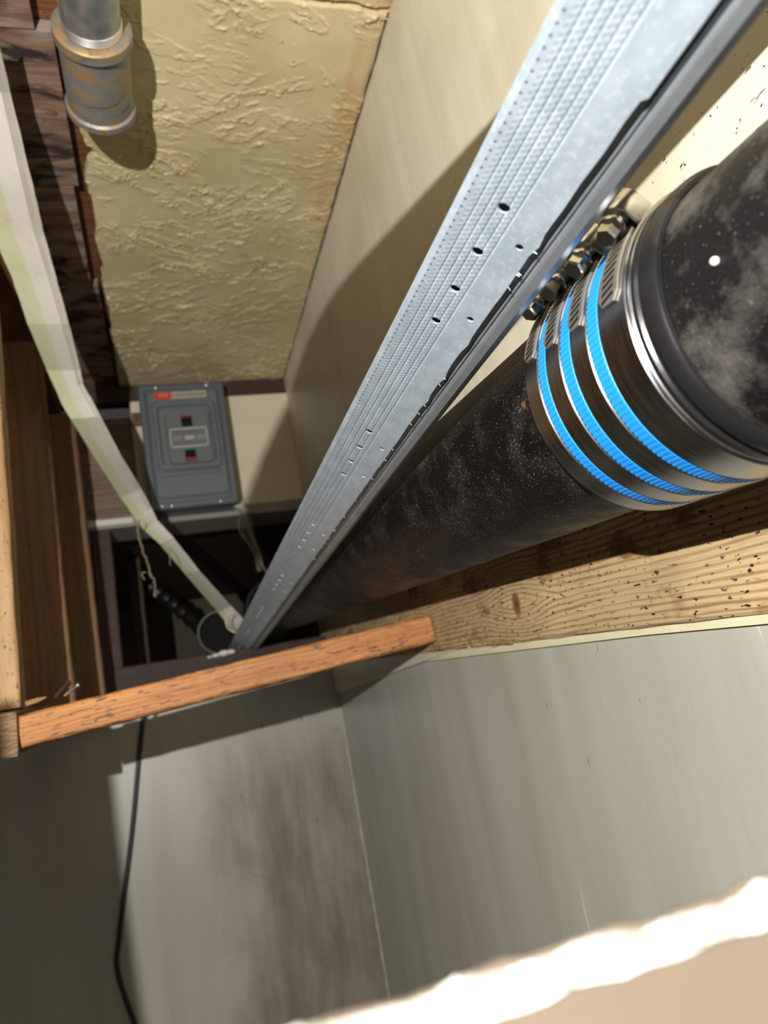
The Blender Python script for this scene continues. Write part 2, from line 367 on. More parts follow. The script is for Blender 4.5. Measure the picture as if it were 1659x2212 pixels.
c = t.mix(c, (0.25, 0.05, 0.03), t.ramp(t.noise(95, 1), [(0.78, 0.0), (0.80, 0.9)]))
t.set('Base Color', c); t.bump(t.noise(160, 4), 0.25, 0.001); PAPER = t.m
CABLE = plain('black_cable', (0.014, 0.014, 0.015), 0.4, 0, 0.2, 40, 0.1)
WHITE = plain('white_caulk', (0.78, 0.77, 0.72), 0.6, 0, 0.06, 60, 0.3)
LIP = plain('pale_cream_edge', (0.70, 0.66, 0.45), 0.6, 0, 0.10, 40, 0.3)
GYPSUM = plain('gypsum_core', (0.86, 0.85, 0.82), 0.85, 0, 0.05, 120, 0.6, 0.002)
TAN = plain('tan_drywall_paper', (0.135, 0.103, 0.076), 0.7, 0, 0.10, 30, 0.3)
DUST = plain('dust_lint', (0.27, 0.20, 0.135), 0.9, 0, 0.2, 200, 0.3)
NAILM = plain('bright_nail', (0.72, 0.72, 0.74), 0.25, 1.0, 0.1, 80, 0)
NAILD = plain('rusty_nail', (0.08, 0.05, 0.04), 0.6, 0.4, 0.2, 80, 0.2)
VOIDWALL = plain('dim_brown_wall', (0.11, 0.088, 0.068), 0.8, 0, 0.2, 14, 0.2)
SOFF = plain('grey_painted_soffit', (0.27, 0.26, 0.22), 0.6, 0, 0.12, 20, 0.2)
SOFFL = plain('grey_filler', (0.44, 0.43, 0.385), 0.6, 0, 0.12, 90, 0.3)
FLOORM = plain('bare_concrete', (0.28, 0.27, 0.25), 0.8, 0, 0.15, 8, 0.3)
PALE = plain('chipped_white_paint', (0.70, 0.67, 0.62), 0.55, 0, 0.1, 60, 0.3)

# ------------------------------------------------------------------ setting
XW, YB, ZC = 0.314, 1.50, 0.747
struct(obj('floor', *box((-1.6, -1.6, -H - 0.1), (0.6, 3.0, -H)), FLOORM))
struct(obj('wall_right', *box((XW, -0.6, 0.05), (XW + 0.05, 1.56, ZC + 0.03)), CREAM))
XG = 0.3205
struct(obj('wall_right_lower', *box((XG, -0.6, -H), (XG + 0.04, 1.56, 0.085)), GREY_R))
struct(obj('wall_back_lower', *box((-1.6, YB, -H), (XG, YB + 0.04, 0.118)), GREY_B))
struct(obj('wall_back', *box((-0.018, YB, 0.462), (XW, YB + 0.03, 0.712)), BOARD))
struct(obj('trim_1', *box((-0.3, YB - 0.003, 0.712), (XW, YB + 0.03, ZC + 0.01)), W_VOID))

# ceiling plaster: trowelled relief as real geometry
def vnoise(X, Y, seed):
    r = np.random.RandomState(seed); T = r.rand(256, 256)
    xi = np.floor(X).astype(int); yi = np.floor(Y).astype(int); fx = X - xi; fy = Y - yi
    fx = fx * fx * fx * (fx * (fx * 6 - 15) + 10); fy = fy * fy * fy * (fy * (fy * 6 - 15) + 10)
    g = lambda a, b: T[a & 255, b & 255]
    return (g(xi, yi) * (1 - fx) + g(xi + 1, yi) * fx) * (1 - fy) + (g(xi, yi + 1) * (1 - fx) + g(xi + 1, yi + 1) * fx) * fy
def fbm(X, Y, seed, o=4):
    s = 0; a = 1; n = 0
    for i in range(o): s = s + a * vnoise(X * 2 ** i + 7.3 * i, Y * 2 ** i + 3.1 * i, seed + i); n += a; a *= 0.5
    return s / n
def sstep(a, b, x): q = np.clip((x - a) / (b - a), 0, 1); return q * q * (3 - 2 * q)
NX, NY = 190, 820
yy = np.linspace(0.30, 1.532, NY); uu = np.linspace(0, 1, NX)
xl = -0.032 + 0.010 * (fbm(yy * 30, yy * 0, 3) - 0.5) + 0.006 * (fbm(yy * 120, yy * 0, 5) - 0.5) - 0.006 * sstep(0.7, 0.5, yy) + 0.012 * sstep(0.018, 0.0, np.abs(yy - 0.835))
GX = xl[:, None] + (XW - xl)[:, None] * uu[None, :]; GY = np.repeat(yy[:, None], NX, 1)
wx = GX + 0.02 * (fbm(GX * 25, GY * 25, 11) - 0.5); wy = GY + 0.02 * (fbm(GX * 25, GY * 25, 17) - 0.5)
rel = np.zeros_like(GX)
for k, (ang, sx, sy, thr, amp) in enumerate([(0.5, 26, 75, 0.56, 1.0), (-0.5, 30, 90, 0.58, 0.9), (1.3, 24, 60, 0.60, 0.8), (0.15, 48, 120, 0.58, 0.6)]):
    ca, sa = math.cos(ang), math.sin(ang)
    f = fbm((wx * ca + wy * sa) * sx, (-wx * sa + wy * ca) * sy, 31 + 9 * k, 3)
    area = sstep(0.50, 0.66, fbm(GX * 13, GY * 13, 71 + k, 2))
    plate = sstep(thr, thr + 0.025, f); lip = np.exp(-((f - thr - 0.02) / 0.022) ** 2)
    rel += amp * area * (0.0008 * plate + 0.0018 * lip)
rel += 0.0025 * (fbm(GX * 8, GY * 8, 91, 3) - 0.5)
rel -= 0.012 * np.exp(-((GY - 0.598 - 0.01 * (fbm(GX * 30, GX * 0, 13) - 0.5)) / 0.0022) ** 2) * (GX > 0.06)
GZ = ZC - rel
vs = np.stack([GX, GY, GZ], -1).reshape(-1, 3)
fs = [(i * NX + j, i * NX + j + 1, (i + 1) * NX + j + 1, (i + 1) * NX + j) for i in range(NY - 1) for j in range(NX - 1)]
n0 = len(vs)
edge = [i * NX for i in range(NY)] + [(NY - 1) * NX + j for j in range(1, NX)]        # broken left edge, then far edge
back = vs[edge].copy(); back[:, 2] = ZC + 0.012; back[:NY, 0] -= 0.001
vs = np.vstack([vs, back]); fs += [(edge[i], edge[i + 1], n0 + i + 1, n0 + i) for i in range(len(edge) - 1)]
ceil = struct(obj('ceiling', vs, fs, YELLOW, None, None, True, 70))
struct(obj('ceiling_near', *box((-0.5, -0.6, ZC), (XW, 0.30, ZC + 0.02)), YELLOW))
# old subfloor planks over the plaster, bare on the left
PZ = 0.760
ys = [0.50] + [on_z(*q, PZ).y for q in [(60, 65), (110, 403), (170, 621), (200, 760), (225, 866)]] + [1.60]
ends = [-0.064, -0.047, -0.054, -0.044, -0.040, -0.043]
for i in range(6):
    v, f = box((-0.45, ys[i] + 0.0015, PZ + 0.001 * (i % 2)), (ends[i], ys[i + 1] - 0.0015, PZ + 0.018))
    obj('plank', v, f, PLANKS[i % 3], None, ceil)
obj('lath', *box((-0.075, 0.3, PZ + 0.019), (0.02, 1.6, PZ + 0.03)), W_NAILER, None, ceil)

# soffit under the back wall, left block, opening frame and what lies behind it
struct(obj('trim_2', *box((-0.125, YB - 0.004, 0.440), (XW, YB + 0.10, 0.462)), SOFF))
obj('chipped_edge', *box((-0.124, YB - 0.0075, 0.446), (-0.035, YB - 0.0042, 0.4575)), PALE, None, bpy.data.objects['trim_2'])
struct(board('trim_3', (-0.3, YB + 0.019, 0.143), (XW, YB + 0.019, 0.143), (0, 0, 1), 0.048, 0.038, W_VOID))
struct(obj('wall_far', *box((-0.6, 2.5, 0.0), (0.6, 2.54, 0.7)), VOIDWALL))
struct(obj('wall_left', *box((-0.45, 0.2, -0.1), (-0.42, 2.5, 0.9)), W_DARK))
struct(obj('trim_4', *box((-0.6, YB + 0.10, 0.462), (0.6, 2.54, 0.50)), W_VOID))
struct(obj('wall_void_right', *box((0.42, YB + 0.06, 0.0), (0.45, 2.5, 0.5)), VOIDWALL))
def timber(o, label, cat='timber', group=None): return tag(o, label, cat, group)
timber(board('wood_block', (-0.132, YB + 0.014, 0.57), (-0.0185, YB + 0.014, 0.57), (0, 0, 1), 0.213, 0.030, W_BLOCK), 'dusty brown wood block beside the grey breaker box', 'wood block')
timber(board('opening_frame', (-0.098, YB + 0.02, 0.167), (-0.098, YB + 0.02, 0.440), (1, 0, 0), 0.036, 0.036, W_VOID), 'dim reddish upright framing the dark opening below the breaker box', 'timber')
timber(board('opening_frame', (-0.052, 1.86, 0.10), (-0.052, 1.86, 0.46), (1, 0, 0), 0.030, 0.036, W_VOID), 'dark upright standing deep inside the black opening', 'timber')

# ------------------------------------------------------------------ framing timber
BS = 0.0815                                         # the right beam climbs a little along the cavity
zb = lambda y: 0.0115 + BS * (y - 0.33)
beam = board('framing_beam', (XW + 0.017, -0.25, zb(-0.25) + 0.07), (XW + 0.017, 1.49, zb(1.49) + 0.07), (0, 0, 1), 0.14, 0.038, W_BEAM, seg=60, jit=0.0007)
timber(beam, 'long weathered tan beam with knot and black specks under the black pipe', 'beam')
obj('splinter', *merge(*[tube([(0.90 + 0.006 * i, -0.0698 + 0.002 * i, -0.019), (0.93 + 0.008 * i, -0.069 - 0.001 * i, -0.0205)], [0.0011, 0.0003], 5) for i in range(3)]), W_POST, frame((XW + 0.017, -0.25, zb(-0.25) + 0.07), (0, 1, BS), (0, 0, 1)), beam)
v, f = loft([[(XG - 0.0045, y, zb(y) - 0.0005), (XG + 0.003, y, zb(y) - 0.0005), (XG + 0.003, y, zb(y) - q), (XG - 0.0045, y, zb(y) - q)] for y, q in [(-0.3, 0.006), (0.33, 0.0062), (0.45, 0.0055), (0.6, 0.007), (0.75, 0.0085), (0.86, 0.010), (1.0, 0.010), (1.49, 0.010)]])
struct(obj('trim_5', v, f, LIP))
obj_drop = tag(obj('caulk_drop', *merge(ico((0, 0, 0), 0.0024), ico((0.0, 0.003, -0.0002), 0.0017), ico((0, -0.002, 0.0006), 0.0015)), WHITE, Matrix.Translation(on_x(1015, 1396, XG - 0.006)), None, True), 'tiny white drop stuck under the tan beam near orange board', 'caulk drop')

oa = V((-0.1535, 0.88 + 0.019, 0.0488)); ob = V((0.3105, 0.85 + 0.019, 0.0835))
ow = V((0, 0, 1)) - (ob - oa).normalized() * (ob - oa).normalized().z
ora = board('cross_board', oa, ob, ow, 0.0325, 0.036, W_ORANGE, seg=40, jit=0.0005)
timber(ora, 'orange board crossing the cavity above the grey walls', 'board')
timber(board('cross_board', (-0.150, 1.02, 0.0555), (0.3105, 1.02, 0.0980), (0, 0, 1), 0.034, 0.036, W_POST2, seed=5), 'added second crosspiece hidden behind the orange board to shade the back wall', 'board')  # added, unseen: blocks the light that leaks over the orange board
# left rail running back towards the viewer from the orange board's end, three posts and the header
timber(board('side_rail', (-0.1745, 0.872, 0.0470), (-0.1745, 1.48, 0.0960), (0, 0, 1), 0.044, 0.038, W_RAIL, seg=40, jit=0.0012), 'rough dirty rail abutting the left end of the orange board', 'rail')
timber(board('framing_post', (-0.2045, 0.948, 0.0775), (-0.2085, 0.948, 0.662), (1, 0, 0), 0.089, 0.036, W_POST, seed=1), 'pale speckled post nearest the viewer, at the left edge', 'post', 'uprights along the left side')
timber(board('framing_post', (-0.176, 1.20, 0.092), (-0.190, 1.20, 0.680), (1, 0, 0), 0.089, 0.036, W_POST2, seed=2), 'brown post in the middle of the three left uprights', 'post', 'uprights along the left side')
timber(board('framing_post', (-0.150, 1.40, 0.104), (-0.163, 1.40, 0.640), (1, 0, 0), 0.089, 0.036, W_POST2, seed=3), 'darker brown post farthest of the three left uprights', 'post', 'uprights along the left side')
timber(board('header_beam', (-0.25, 0.45, 0.715), (-0.25, 1.49, 0.715), (0, 0, 1), 0.07, 0.20, W_DARK, seg=30), 'dark brown header above the left posts, behind the paper strip', 'beam')

# ------------------------------------------------------------------ soil pipe and coupling
AX = V((0.24332294, -0.00795337, 0.10146235)); PD = V((-0.00715449, 0.99543369, 0.09518706)).normalized()
Ee = AX.normalized(); Es = PD.cross(Ee).normalized()
def pipeM(t): # local z along the pipe, x towards the viewer
    zc = PD; xc = (-Ee - zc * (-Ee).dot(zc)).normalized(); yc = zc.cross(xc)
    o = AX + PD * t
    return Matrix(((xc.x, yc.x, zc.x, o.x), (xc.y, yc.y, zc.y, o.y), (xc.z, yc.z, zc.z, o.z), (0, 0, 0, 1)))
def polar(t, r, a): # a measured from the side facing the lens, negative = up
    return AX + PD * t + (-Ee * math.cos(a) + Es * math.sin(a)) * r
R = 0.057
def pipe_mesh(L, seg=72, n=60, sd=0):
    prof = []
    for i in range(n + 1):
        prof.append((L * i / n, R))
    v, f = lathe([(0, R - 0.008)] + prof + [(L, R - 0.008)], seg)
    return [(p[0] * (1 + 0.0025 * mnoise.noise(V((p[0] * 60, p[1] * 60, p[2] * 25 + sd)))), p[1] * (1 + 0.0025 * mnoise.noise(V((p[0] * 60, p[1] * 60, p[2] * 25 + sd)))), p[2]) for p in v], f
far = obj('soil_pipe', *pipe_mesh(1.34), IRON, pipeM(0.266), None, True)
tag(far, 'black cast-iron pipe running away from the blue-striped coupling', 'pipe')
nearp = obj('soil_pipe', *pipe_mesh(0.60, n=40, sd=9), IRON_D, pipeM(-0.338), None, True)
tag(nearp, 'dusty grey-black pipe nearest the viewer at right of the coupling', 'pipe')
obj('paint_drop', *ico((0, 0, 0), 0.0016), WHITE, Matrix.Translation(polar(0.181, R + 0.0006, math.radians(-24))), nearp, True)
# coupling: rubber sleeve, stainless shield, four clamp bands, blue strips between them
cp = thing('pipe_coupling', AX + PD * 0.262)
tag(cp, 'shiny steel pipe coupling with blue stripes and four hex screws', 'coupling')
def ring(z0, z1, r0, r1, b=0.0005):
    return lathe([(z0, r0), (z0, r1 - b), (z0 + b, r1), (z1 - b, r1), (z1, r1 - b), (z1, r0)], 96, True)
obj('rubber_sleeve', *lathe([(0.207, R + 0.0004), (0.207, R + 0.0024), (0.209, R + 0.0040), (0.214, R + 0.0042), (0.2155, R + 0.0028), (0.2175, R + 0.0028), (0.2185, R + 0.0040), (0.2205, R + 0.0040), (0.2215, R + 0.0030), (0.305, R + 0.0030), (0.305, R + 0.0004)], 96, True), RUBBER, pipeM(0), cp, True)
obj('shield', *ring(0.2215, 0.306, R + 0.0031, R + 0.0038), STEEL, pipeM(0), cp, True)
bands = [(0.2930, 0.3055), (0.2725, 0.2855), (0.2505, 0.2640), (0.2225, 0.2420)]
stripes = [(0.2855, 0.2930), (0.2640, 0.2725), (0.2420, 0.2505)]
for a, b in stripes:
    s = obj('blue_strip', *ring(a + 0.0004, b - 0.0004, R + 0.0036, R + 0.0050), BLUE, pipeM(0), cp, True)
    nt = 150; parts = []
    for k in range(nt):
        an = 2 * PI * k / nt
        c, sn = math.cos(an), math.sin(an); r0 = R + 0.0043
        q = [(r0 * c - 0.0008 * sn, r0 * sn + 0.0008 * c, a + 0.0006), (r0 * c + 0.0008 * sn, r0 * sn - 0.0008 * c, a + 0.0006)]
        w2 = 0.0007
        vv = []
        for rr in (R + 0.0046, R + 0.00525):
            for zz in (a + 0.0007, b - 0.0007):
                for tt in (-w2, w2): vv.append((rr * c - tt * sn, rr * sn + tt * c, zz))
        parts.append((vv, [(0, 1, 3, 2), (4, 6, 7, 5), (0, 4, 5, 1), (2, 3, 7, 6), (0, 2, 6, 4), (1, 5, 7, 3)]))
    g = obj('strip_teeth', *merge(*parts), BLUE, pipeM(0), s); g['kind'] = 'stuff'
def hexhead(r, h):
    pr = [(0, r), (h * 0.75, r), (h, r * 0.86), (h, 0.0005)]
    return lathe(pr, 6)
for i, (a, b) in enumerate(bands):
    bd = obj('clamp_band', *ring(a, b, R + 0.0036, R + 0.0054, 0.0006), STEEL, pipeM(0), cp, True)
    tc = (a + b) / 2; a0 = math.radians(-67)
    # slotted strap lying over the band below the screw
    wd = min(0.0125, (b - a) * 0.84) / 2; rr = R + 0.0056; th = 0.0011
    a1 = math.radians(-64); a2 = math.radians(-38 + 1.5 * i); n = 26; rings = []
    for k in range(n + 1):
        an = a1 + (a2 - a1) * k / n; ww = wd
        if k > n - 3: ww = wd * (1 - 0.14 * (k - n + 3))
        rings.append([polar(tc - ww, rr, an), polar(tc + ww, rr, an), polar(tc + ww, rr + th, an), polar(tc - ww, rr + th, an)])
    st = obj('strap', *loft(rings), STRAP, None, cp)
    sl = []
    for k in range(9):
        an = a1 + (a2 - a1) * (0.12 + 0.80 * k / 8); da = math.radians(0.75); sk = math.radians(0.9)
        q = [polar(tc - wd * 0.62, rr + th - 0.0002, an - da - sk), polar(tc + wd * 0.62, rr + th - 0.0002, an - da + sk), polar(tc + wd * 0.62, rr + th - 0.0002, an + da + sk), polar(tc - wd * 0.62, rr + th - 0.0002, an + da - sk)]
        q2 = [polar(tc - wd * 0.62, rr + th + 0.00012, an - da - sk), polar(tc + wd * 0.62, rr + th + 0.00012, an - da + sk), polar(tc + wd * 0.62, rr + th + 0.00012, an + da + sk), polar(tc - wd * 0.62, rr + th + 0.00012, an + da - sk)]
        sl.append(loft([q, q2]))
    so = obj('strap_slots', *merge(*sl), SLOT, None, st); so['kind'] = 'stuff'
    # screw housing, worm screw and hex head: the screw lies tangent to the ring, head towards the viewer
    tan = (Ee * math.sin(a0) + Es * math.cos(a0)).normalized(); rad = (-Ee * math.cos(a0) + Es * math.sin(a0)).normalized()
    c0 = polar(tc, R + 0.0117, a0)
    hM = frame(c0, tan, rad)      # x = towards the head, y = outward, z = along the pipe
    prof = []
    for k in range(17):
        an = PI * k / 16; prof.append((math.sin(an) * 0.0072, -math.cos(an) * 0.0066))
    prof = [(-0.0068, -0.0066)] + prof + [(-0.0068, 0.0066)]
    def arch(x, s): return [(x, y * s if y > 0 else y, z * s) for y, z in prof]
    hs = obj('screw_housing', *loft([arch(-0.013, 0.86), arch(-0.0122, 1.0), arch(-0.001, 1.0), arch(0.0, 0.9)]), CLAMP, hM, cp, True)
    hx = Matrix(hM); Rz = Matrix(((0, 0, 1, 0), (0, 1, 0, 0), (-1, 0, 0, 0), (0, 0, 0, 1)))
    sc = obj('hex_screw', *merge(lathe([(-0.001, 0.0046), (0.0035, 0.0046), (0.0036, 0.0058), (0.0046, 0.0060), (0.0054, 0.0056), (0.0055, 0.003)], 28)), CLAMP, hM @ Rz, cp, True)
    obj('hex_head', *lathe([(0.0052, 0.0048), (0.0098, 0.0048), (0.0108, 0.0042), (0.0108, 0.0004)], 6), CLAMP, hM @ Rz @ Matrix.Rotation(0.3 + 0.4 * i, 4, 'Z'), sc)
# elbow at the far end turning into the opening
pe = AX + PD * 1.61
el = spline([pe, pe + PD * 0.07, at(575, 1305, 1.95), at(570, 1300, 2.1)], 8)
tag(obj('pipe_elbow', *tube(el, [0.060] * 9 + [0.052] * (len(el) - 9), 32), IRON, None, None, True), 'black elbow at the far end of the pipe in the dark opening', 'pipe elbow')
hub = thing('drain_stub', at(475, 1366, 1.72)); tag(hub, 'black round pipe stub with pale grey rim behind the far stud end', 'pipe stub')
cM = frame(at(475, 1366, 1.72), ray(380, 1290), (0, 0, 1)) @ Rz
obj('cap_body', *lathe([(-0.03, 0.044), (0.02, 0.047), (0.024, 0.044), (0.024, 0.001)], 40), BLACK, cM, hub, True)
obj('cap_rim', *lathe([(0.010, 0.047), (0.010, 0.0495), (0.016, 0.0505), (0.016, 0.047)], 40, True), PAINTED2, cM, hub, True)

# ------------------------------------------------------------------ steel stud and the track behind it
E0 = V((0.1255, 0, 0.1845)); DV = V((0.82, 0, -0.57)).normalized(); DW = V((0.57, 0, 0.82)).normalized()
SY0, SY1 = -0.42, 1.70
sM = Matrix(((0, DV.x, DW.x, E0.x), (1, DV.y, DW.y, 0), (0, DV.z, DW.z, E0.z), (0, 0, 0, 1)))   # x along, y across the face, z away from the viewer
rs = random.Random(4)
stn = sorted(set([SY0, SY1, 0.1525, 0.1535, 0.1500] + [SY0 + (SY1 - SY0) * i / 300 for i in range(301)]))
def stud_ring(x):
    e = 0.0372 + rs.choice([0, 0, 0, 0.0002, -0.0002]) + (0.0016 if x < 0.1515 else 0.0)
    if rs.random() < 0.06 and x > 0.16: e += 0.0011
    out = [(0.0022, 0.018), (0.0, 0.016), (0.0, 0.003), (0.0008, 0.0008), (0.003, 0.0)]
    for g in (0.0085, 0.0125, 0.0160, 0.0200, 0.0235):
        out += [(g - 0.0007, 0.0), (g, 0.0006), (g + 0.0007, 0.0)]
    out += [(0.0300, 0.0), (e, 0.0)]
    inner = [(e, 0.0010), (0.003, 0.0012), (0.0016, 0.002), (0.0010, 0.0034), (0.0010, 0.0155), (0.0022, 0.0165)]
    return [(x, a, b) for a, b in out + inner]
v, f = loft([stud_ring(x) for x in stn])
stud = obj('steel_stud', v, f, GALV, sM)
cut = []
for g in range(-2, 7):
    b = 0.2555 + 0.2165 * g
    for dx, yv, r in [(-0.0405, 0.0183, 0.00245), (-0.0135, 0.0183, 0.00245), (0.0135, 0.0183, 0.00235), (0.0405, 0.0183, 0.00235), (-0.027, 0.0318, 0.0018), (0.027, 0.0318, 0.0018)]:
        if SY0 + 0.01 < b + dx < SY1 - 0.01:
            vv, ff = lathe([(-0.004, r), (0.004, r)], 16); cut.append(([(p[0] + b + dx, p[1] + yv, p[2]) for p in vv], ff))
cm = bpy.data.meshes.new('cutter'); cv, cf = merge(*cut); cm.from_pydata(cv, [], cf); cm.update()
bm_ = bmesh.new(); bm_.from_mesh(cm); bmesh.ops.recalc_face_normals(bm_, faces=bm_.faces); bm_.to_mesh(cm); bm_.free()
co = bpy.data.objects.new('cutter', cm); COL.objects.link(co); co.matrix_basis = stud.matrix_basis
md = stud.modifiers.new('holes', 'BOOLEAN'); md.object = co; md.operation = 'DIFFERENCE'; md.solver = 'EXACT'
bpy.context.view_layer.update()
me2 = bpy.data.meshes.new_from_object(stud.evaluated_get(bpy.context.evaluated_depsgraph_get()))
stud.modifiers.clear(); stud.data = me2; bpy.data.objects.remove(co, do_unlink=True)
if not me2.materials: me2.materials.append(GALV)
tag(stud, 'bright galvanised steel stud with punched holes running away diagonally', 'stud')
TY0, TY1 = -0.42, 1.72
tp = [(0.004, 0.0058), (0.024, 0.0044), (0.0400, 0.0036), (0.0410, 0.0022), (0.0420, 0.0036), (0.0430, 0.0020), (0.0442, 0.0018), (0.0480, 0.0024), (0.0502, 0.0042), (0.0514, 0.0070), (0.0516, 0.0130)]
tpi = [(a - 0.0004, b + 0.001) for a, b in tp[::-1]]
tpi[0] = (0.0506, 0.0130)
trk = obj('steel_track', *loft([[(x, a, b) for a, b in tp + tpi] for x in [TY0 + (TY1 - TY0) * i / 60 for i in range(61)]]), ZINC, sM)
tag(trk, 'darker ridged steel track behind the right edge of the perforated stud', 'track')
burr = []
for i in range(26):
    x = rs.uniform(0.2, 1.2); burr.append(tube([(x, 0.0370, 0.0004), (x + rs.uniform(-0.0008, 0.0012), 0.0385 + rs.uniform(0, 0.0008), -0.0002)], [0.0004, 0.00015], 5))
bo = obj('burrs', *merge(*burr), GALV, sM, stud); bo['kind'] = 'stuff'
tag(obj('putty_lump', *merge(ico((0, 0, 0.003), 0.012), ico((-0.016, 0, 0), 0.008), ico((-0.028, 0, -0.003), 0.005), ico((0.014, 0.0, 0.004), 0.009)), WHITE, Matrix.Translation(on_y(484, 1413, 1.497)) @ Matrix.Scale(0.55, 4, (0, 0, 1)), None, True), 'small white putty lump at the far end of the steel stud', 'putty')

# ------------------------------------------------------------------ galvanised conduit with coupling
gc = ray(209, 165) * 0.8; gx, gz = gc.x + 0.0008, gc.z; KS = 1.6
gM = Matrix(((1, 0, 0, gx), (0, 0, 1, 0), (0, -1, 0, gz), (0, 0, 0, 1)))     # local z along +Y
cd = thing('conduit', V((gx, 0.67, gz))); tag(cd, 'galvanised conduit stub with rusty threaded coupling under the yellow ceiling', 'conduit')
gy0, gy1 = 0.385, 0.451
gM = gM @ Matrix.Scale(KS, 4)
obj('conduit_tube', *lathe([(-0.3, 0.0150), (-0.3, 0.0178), (gy0 - 0.0060, 0.0178), (gy0 + 0.02, 0.0174), (gy0 + 0.02, 0.0150)], 48, True), GPIPE, gM, cd, True)
th = []
for k in range(4): th.append(lathe([(gy0 - 0.0058 + 0.0015 * k, 0.0172), (gy0 - 0.0050 + 0.0015 * k, 0.0186), (gy0 - 0.0044 + 0.0015 * k, 0.0172)], 48, True))
obj('thread', *merge(*th), SCREWM, gM, cd, True)
obj('coupling_body', *lathe([(gy0, 0.0176), (gy0, 0.0226), (gy0 + 0.0012, 0.0242), (gy0 + 0.0075, 0.0244), (gy0 + 0.0090, 0.0220), (gy1 - 0.0070, 0.0216), (gy1 - 0.0058, 0.0234), (gy1 - 0.0015, 0.0236), (gy1, 0.0222), (gy1, 0.0176)], 56, True), GCOUP, gM, cd, True)

# ------------------------------------------------------------------ breaker box
YF = 1.43
bx0, bx1, bz0, bz1 = 0.0005, 0.1705, 0.4475, 0.7135
bM = Matrix.Translation((0, YF, 0))
bk = thing('breaker_box', V(((bx0 + bx1) / 2, YB, bz0))); tag(bk, 'slate grey breaker box with red label and two black switches', 'breaker box')
def rrect(x0, x1, z0, z1, r, y, n=5):
    o = []
    for cx_, cz_, a0_ in [(x1 - r, z1 - r, 0), (x0 + r, z1 - r, PI / 2), (x0 + r, z0 + r, PI), (x1 - r, z0 + r, 1.5 * PI)]:
        for k in range(n + 1):
            a = a0_ + PI / 2 * k / n; o.append((cx_ + r * math.cos(a), y, cz_ + r * math.sin(a)))
    return o
def inset(d): return (bx0 + d, bx1 - d, bz0 + d, bz1 - d)
v, f = loft([rrect(*inset(0.003), 0.003, YB - YF), rrect(*inset(0.003), 0.003, 0.008), rrect(*inset(0.0), 0.005, 0.008), rrect(*inset(0.0), 0.005, 0.003), rrect(*inset(0.003), 0.005, 0.0),
              rrect(*inset(0.011), 0.006, 0.0), rrect(*inset(0.0135), 0.006, 0.0030), rrect(*inset(0.0165), 0.006, 0.0030)])
obj('enclosure', v, f, PAINTED, bM, bk, True, 30)
cx0, cx1, cz0, cz1 = bx0 + 0.0145, bx1 - 0.0145, bz0 + 0.0215, bz1 - 0.0150
v, f = loft([rrect(cx0, cx1, cz0, cz1, 0.006, 0.003), rrect(cx0, cx1, cz0, cz1, 0.006, 0.0), rrect(cx0 + 0.003, cx1 - 0.003, cz0 + 0.003, cz1 - 0.003, 0.006, -0.003)])
cov = obj('cover', v, f, PAINTED2, bM, bk, True, 30)
px0, px1, pz0, pz1 = bx0 + 0.022, bx1 - 0.023, bz1 - 0.190, bz1 - 0.0415
v, f = loft([rrect(px0, px1, pz0, pz1, 0.012, -0.002), rrect(px0, px1, pz0, pz1, 0.012, -0.0075), rrect(px0 + 0.0035, px1 - 0.0035, pz0 + 0.0035, pz1 - 0.0035, 0.011, -0.0105), rrect(px0 + 0.009, px1 - 0.009, pz0 + 0.009, pz1 - 0.009, 0.009, -0.0105), rrect(px0 + 0.013, px1 - 0.012, pz0 + 0.010, pz1 - 0.014, 0.009, -0.0035), rrect(px0 + 0.023, px1 - 0.014, pz0 + 0.011, pz1 - 0.024, 0.009, -0.0035), rrect(px0 + 0.0255, px1 - 0.0165, pz0 + 0.0135, pz1 - 0.0265, 0.008, -0.0085)])
plate = obj('switch_plate', v, f, PAINTED2, bM, bk, True, 30)
mx = bx0 + 0.087; mz = bz1 - 0.1235
obj('ridge', *tube([(cx0 + 0.010, -0.004, pz0 - 0.008), (cx1 - 0.012, -0.004, pz0 - 0.006)], 0.0032, 10), PAINTED2, bM, cov, True)
for k, s in enumerate((1, -1)):
    zc = mz + (0.0362 if s > 0 else -0.0385)
    sw = obj('switch', *merge(box((mx - 0.0105, -0.0100, zc - 0.012), (mx + 0.0105, -0.0078, zc + 0.012))), BLACK, bM, bk)
    obj('switch_flag', *box((mx - 0.0098, -0.0106, zc + (0.0075 if s > 0 else -0.0112)), (mx + 0.0098, -0.0099, zc + (0.0112 if s > 0 else -0.0045))), REDDARK, bM, sw)
    v, f = loft([[(mx - 0.0085, -0.0100, zc - 0.004), (mx + 0.0085, -0.0100, zc - 0.004), (mx + 0.0085, -0.0100, zc + 0.003), (mx - 0.0085, -0.0100, zc + 0.003)], [(mx - 0.0075, -0.0150, zc - 0.003 + 0.003 * s), (mx + 0.0075, -0.0150, zc - 0.003 + 0.003 * s), (mx + 0.0075, -0.0150, zc + 0.001 + 0.003 * s), (mx - 0.0075, -0.0150, zc + 0.001 + 0.003 * s)]])
    obj('toggle', v, f, BLACK, bM, sw)
lz = bz1 - 0.0270
lab = obj('name_strip', *box((bx0 + 0.032, -0.0038, lz - 0.0075), (bx0 + 0.133, -0.0026, lz + 0.0075)), LEGEND, bM, bk)
obj('red_tab', *box((bx0 + 0.031, -0.0046, lz - 0.0085), (bx0 + 0.064, -0.0032, lz + 0.0085)), RED, bM, lab)
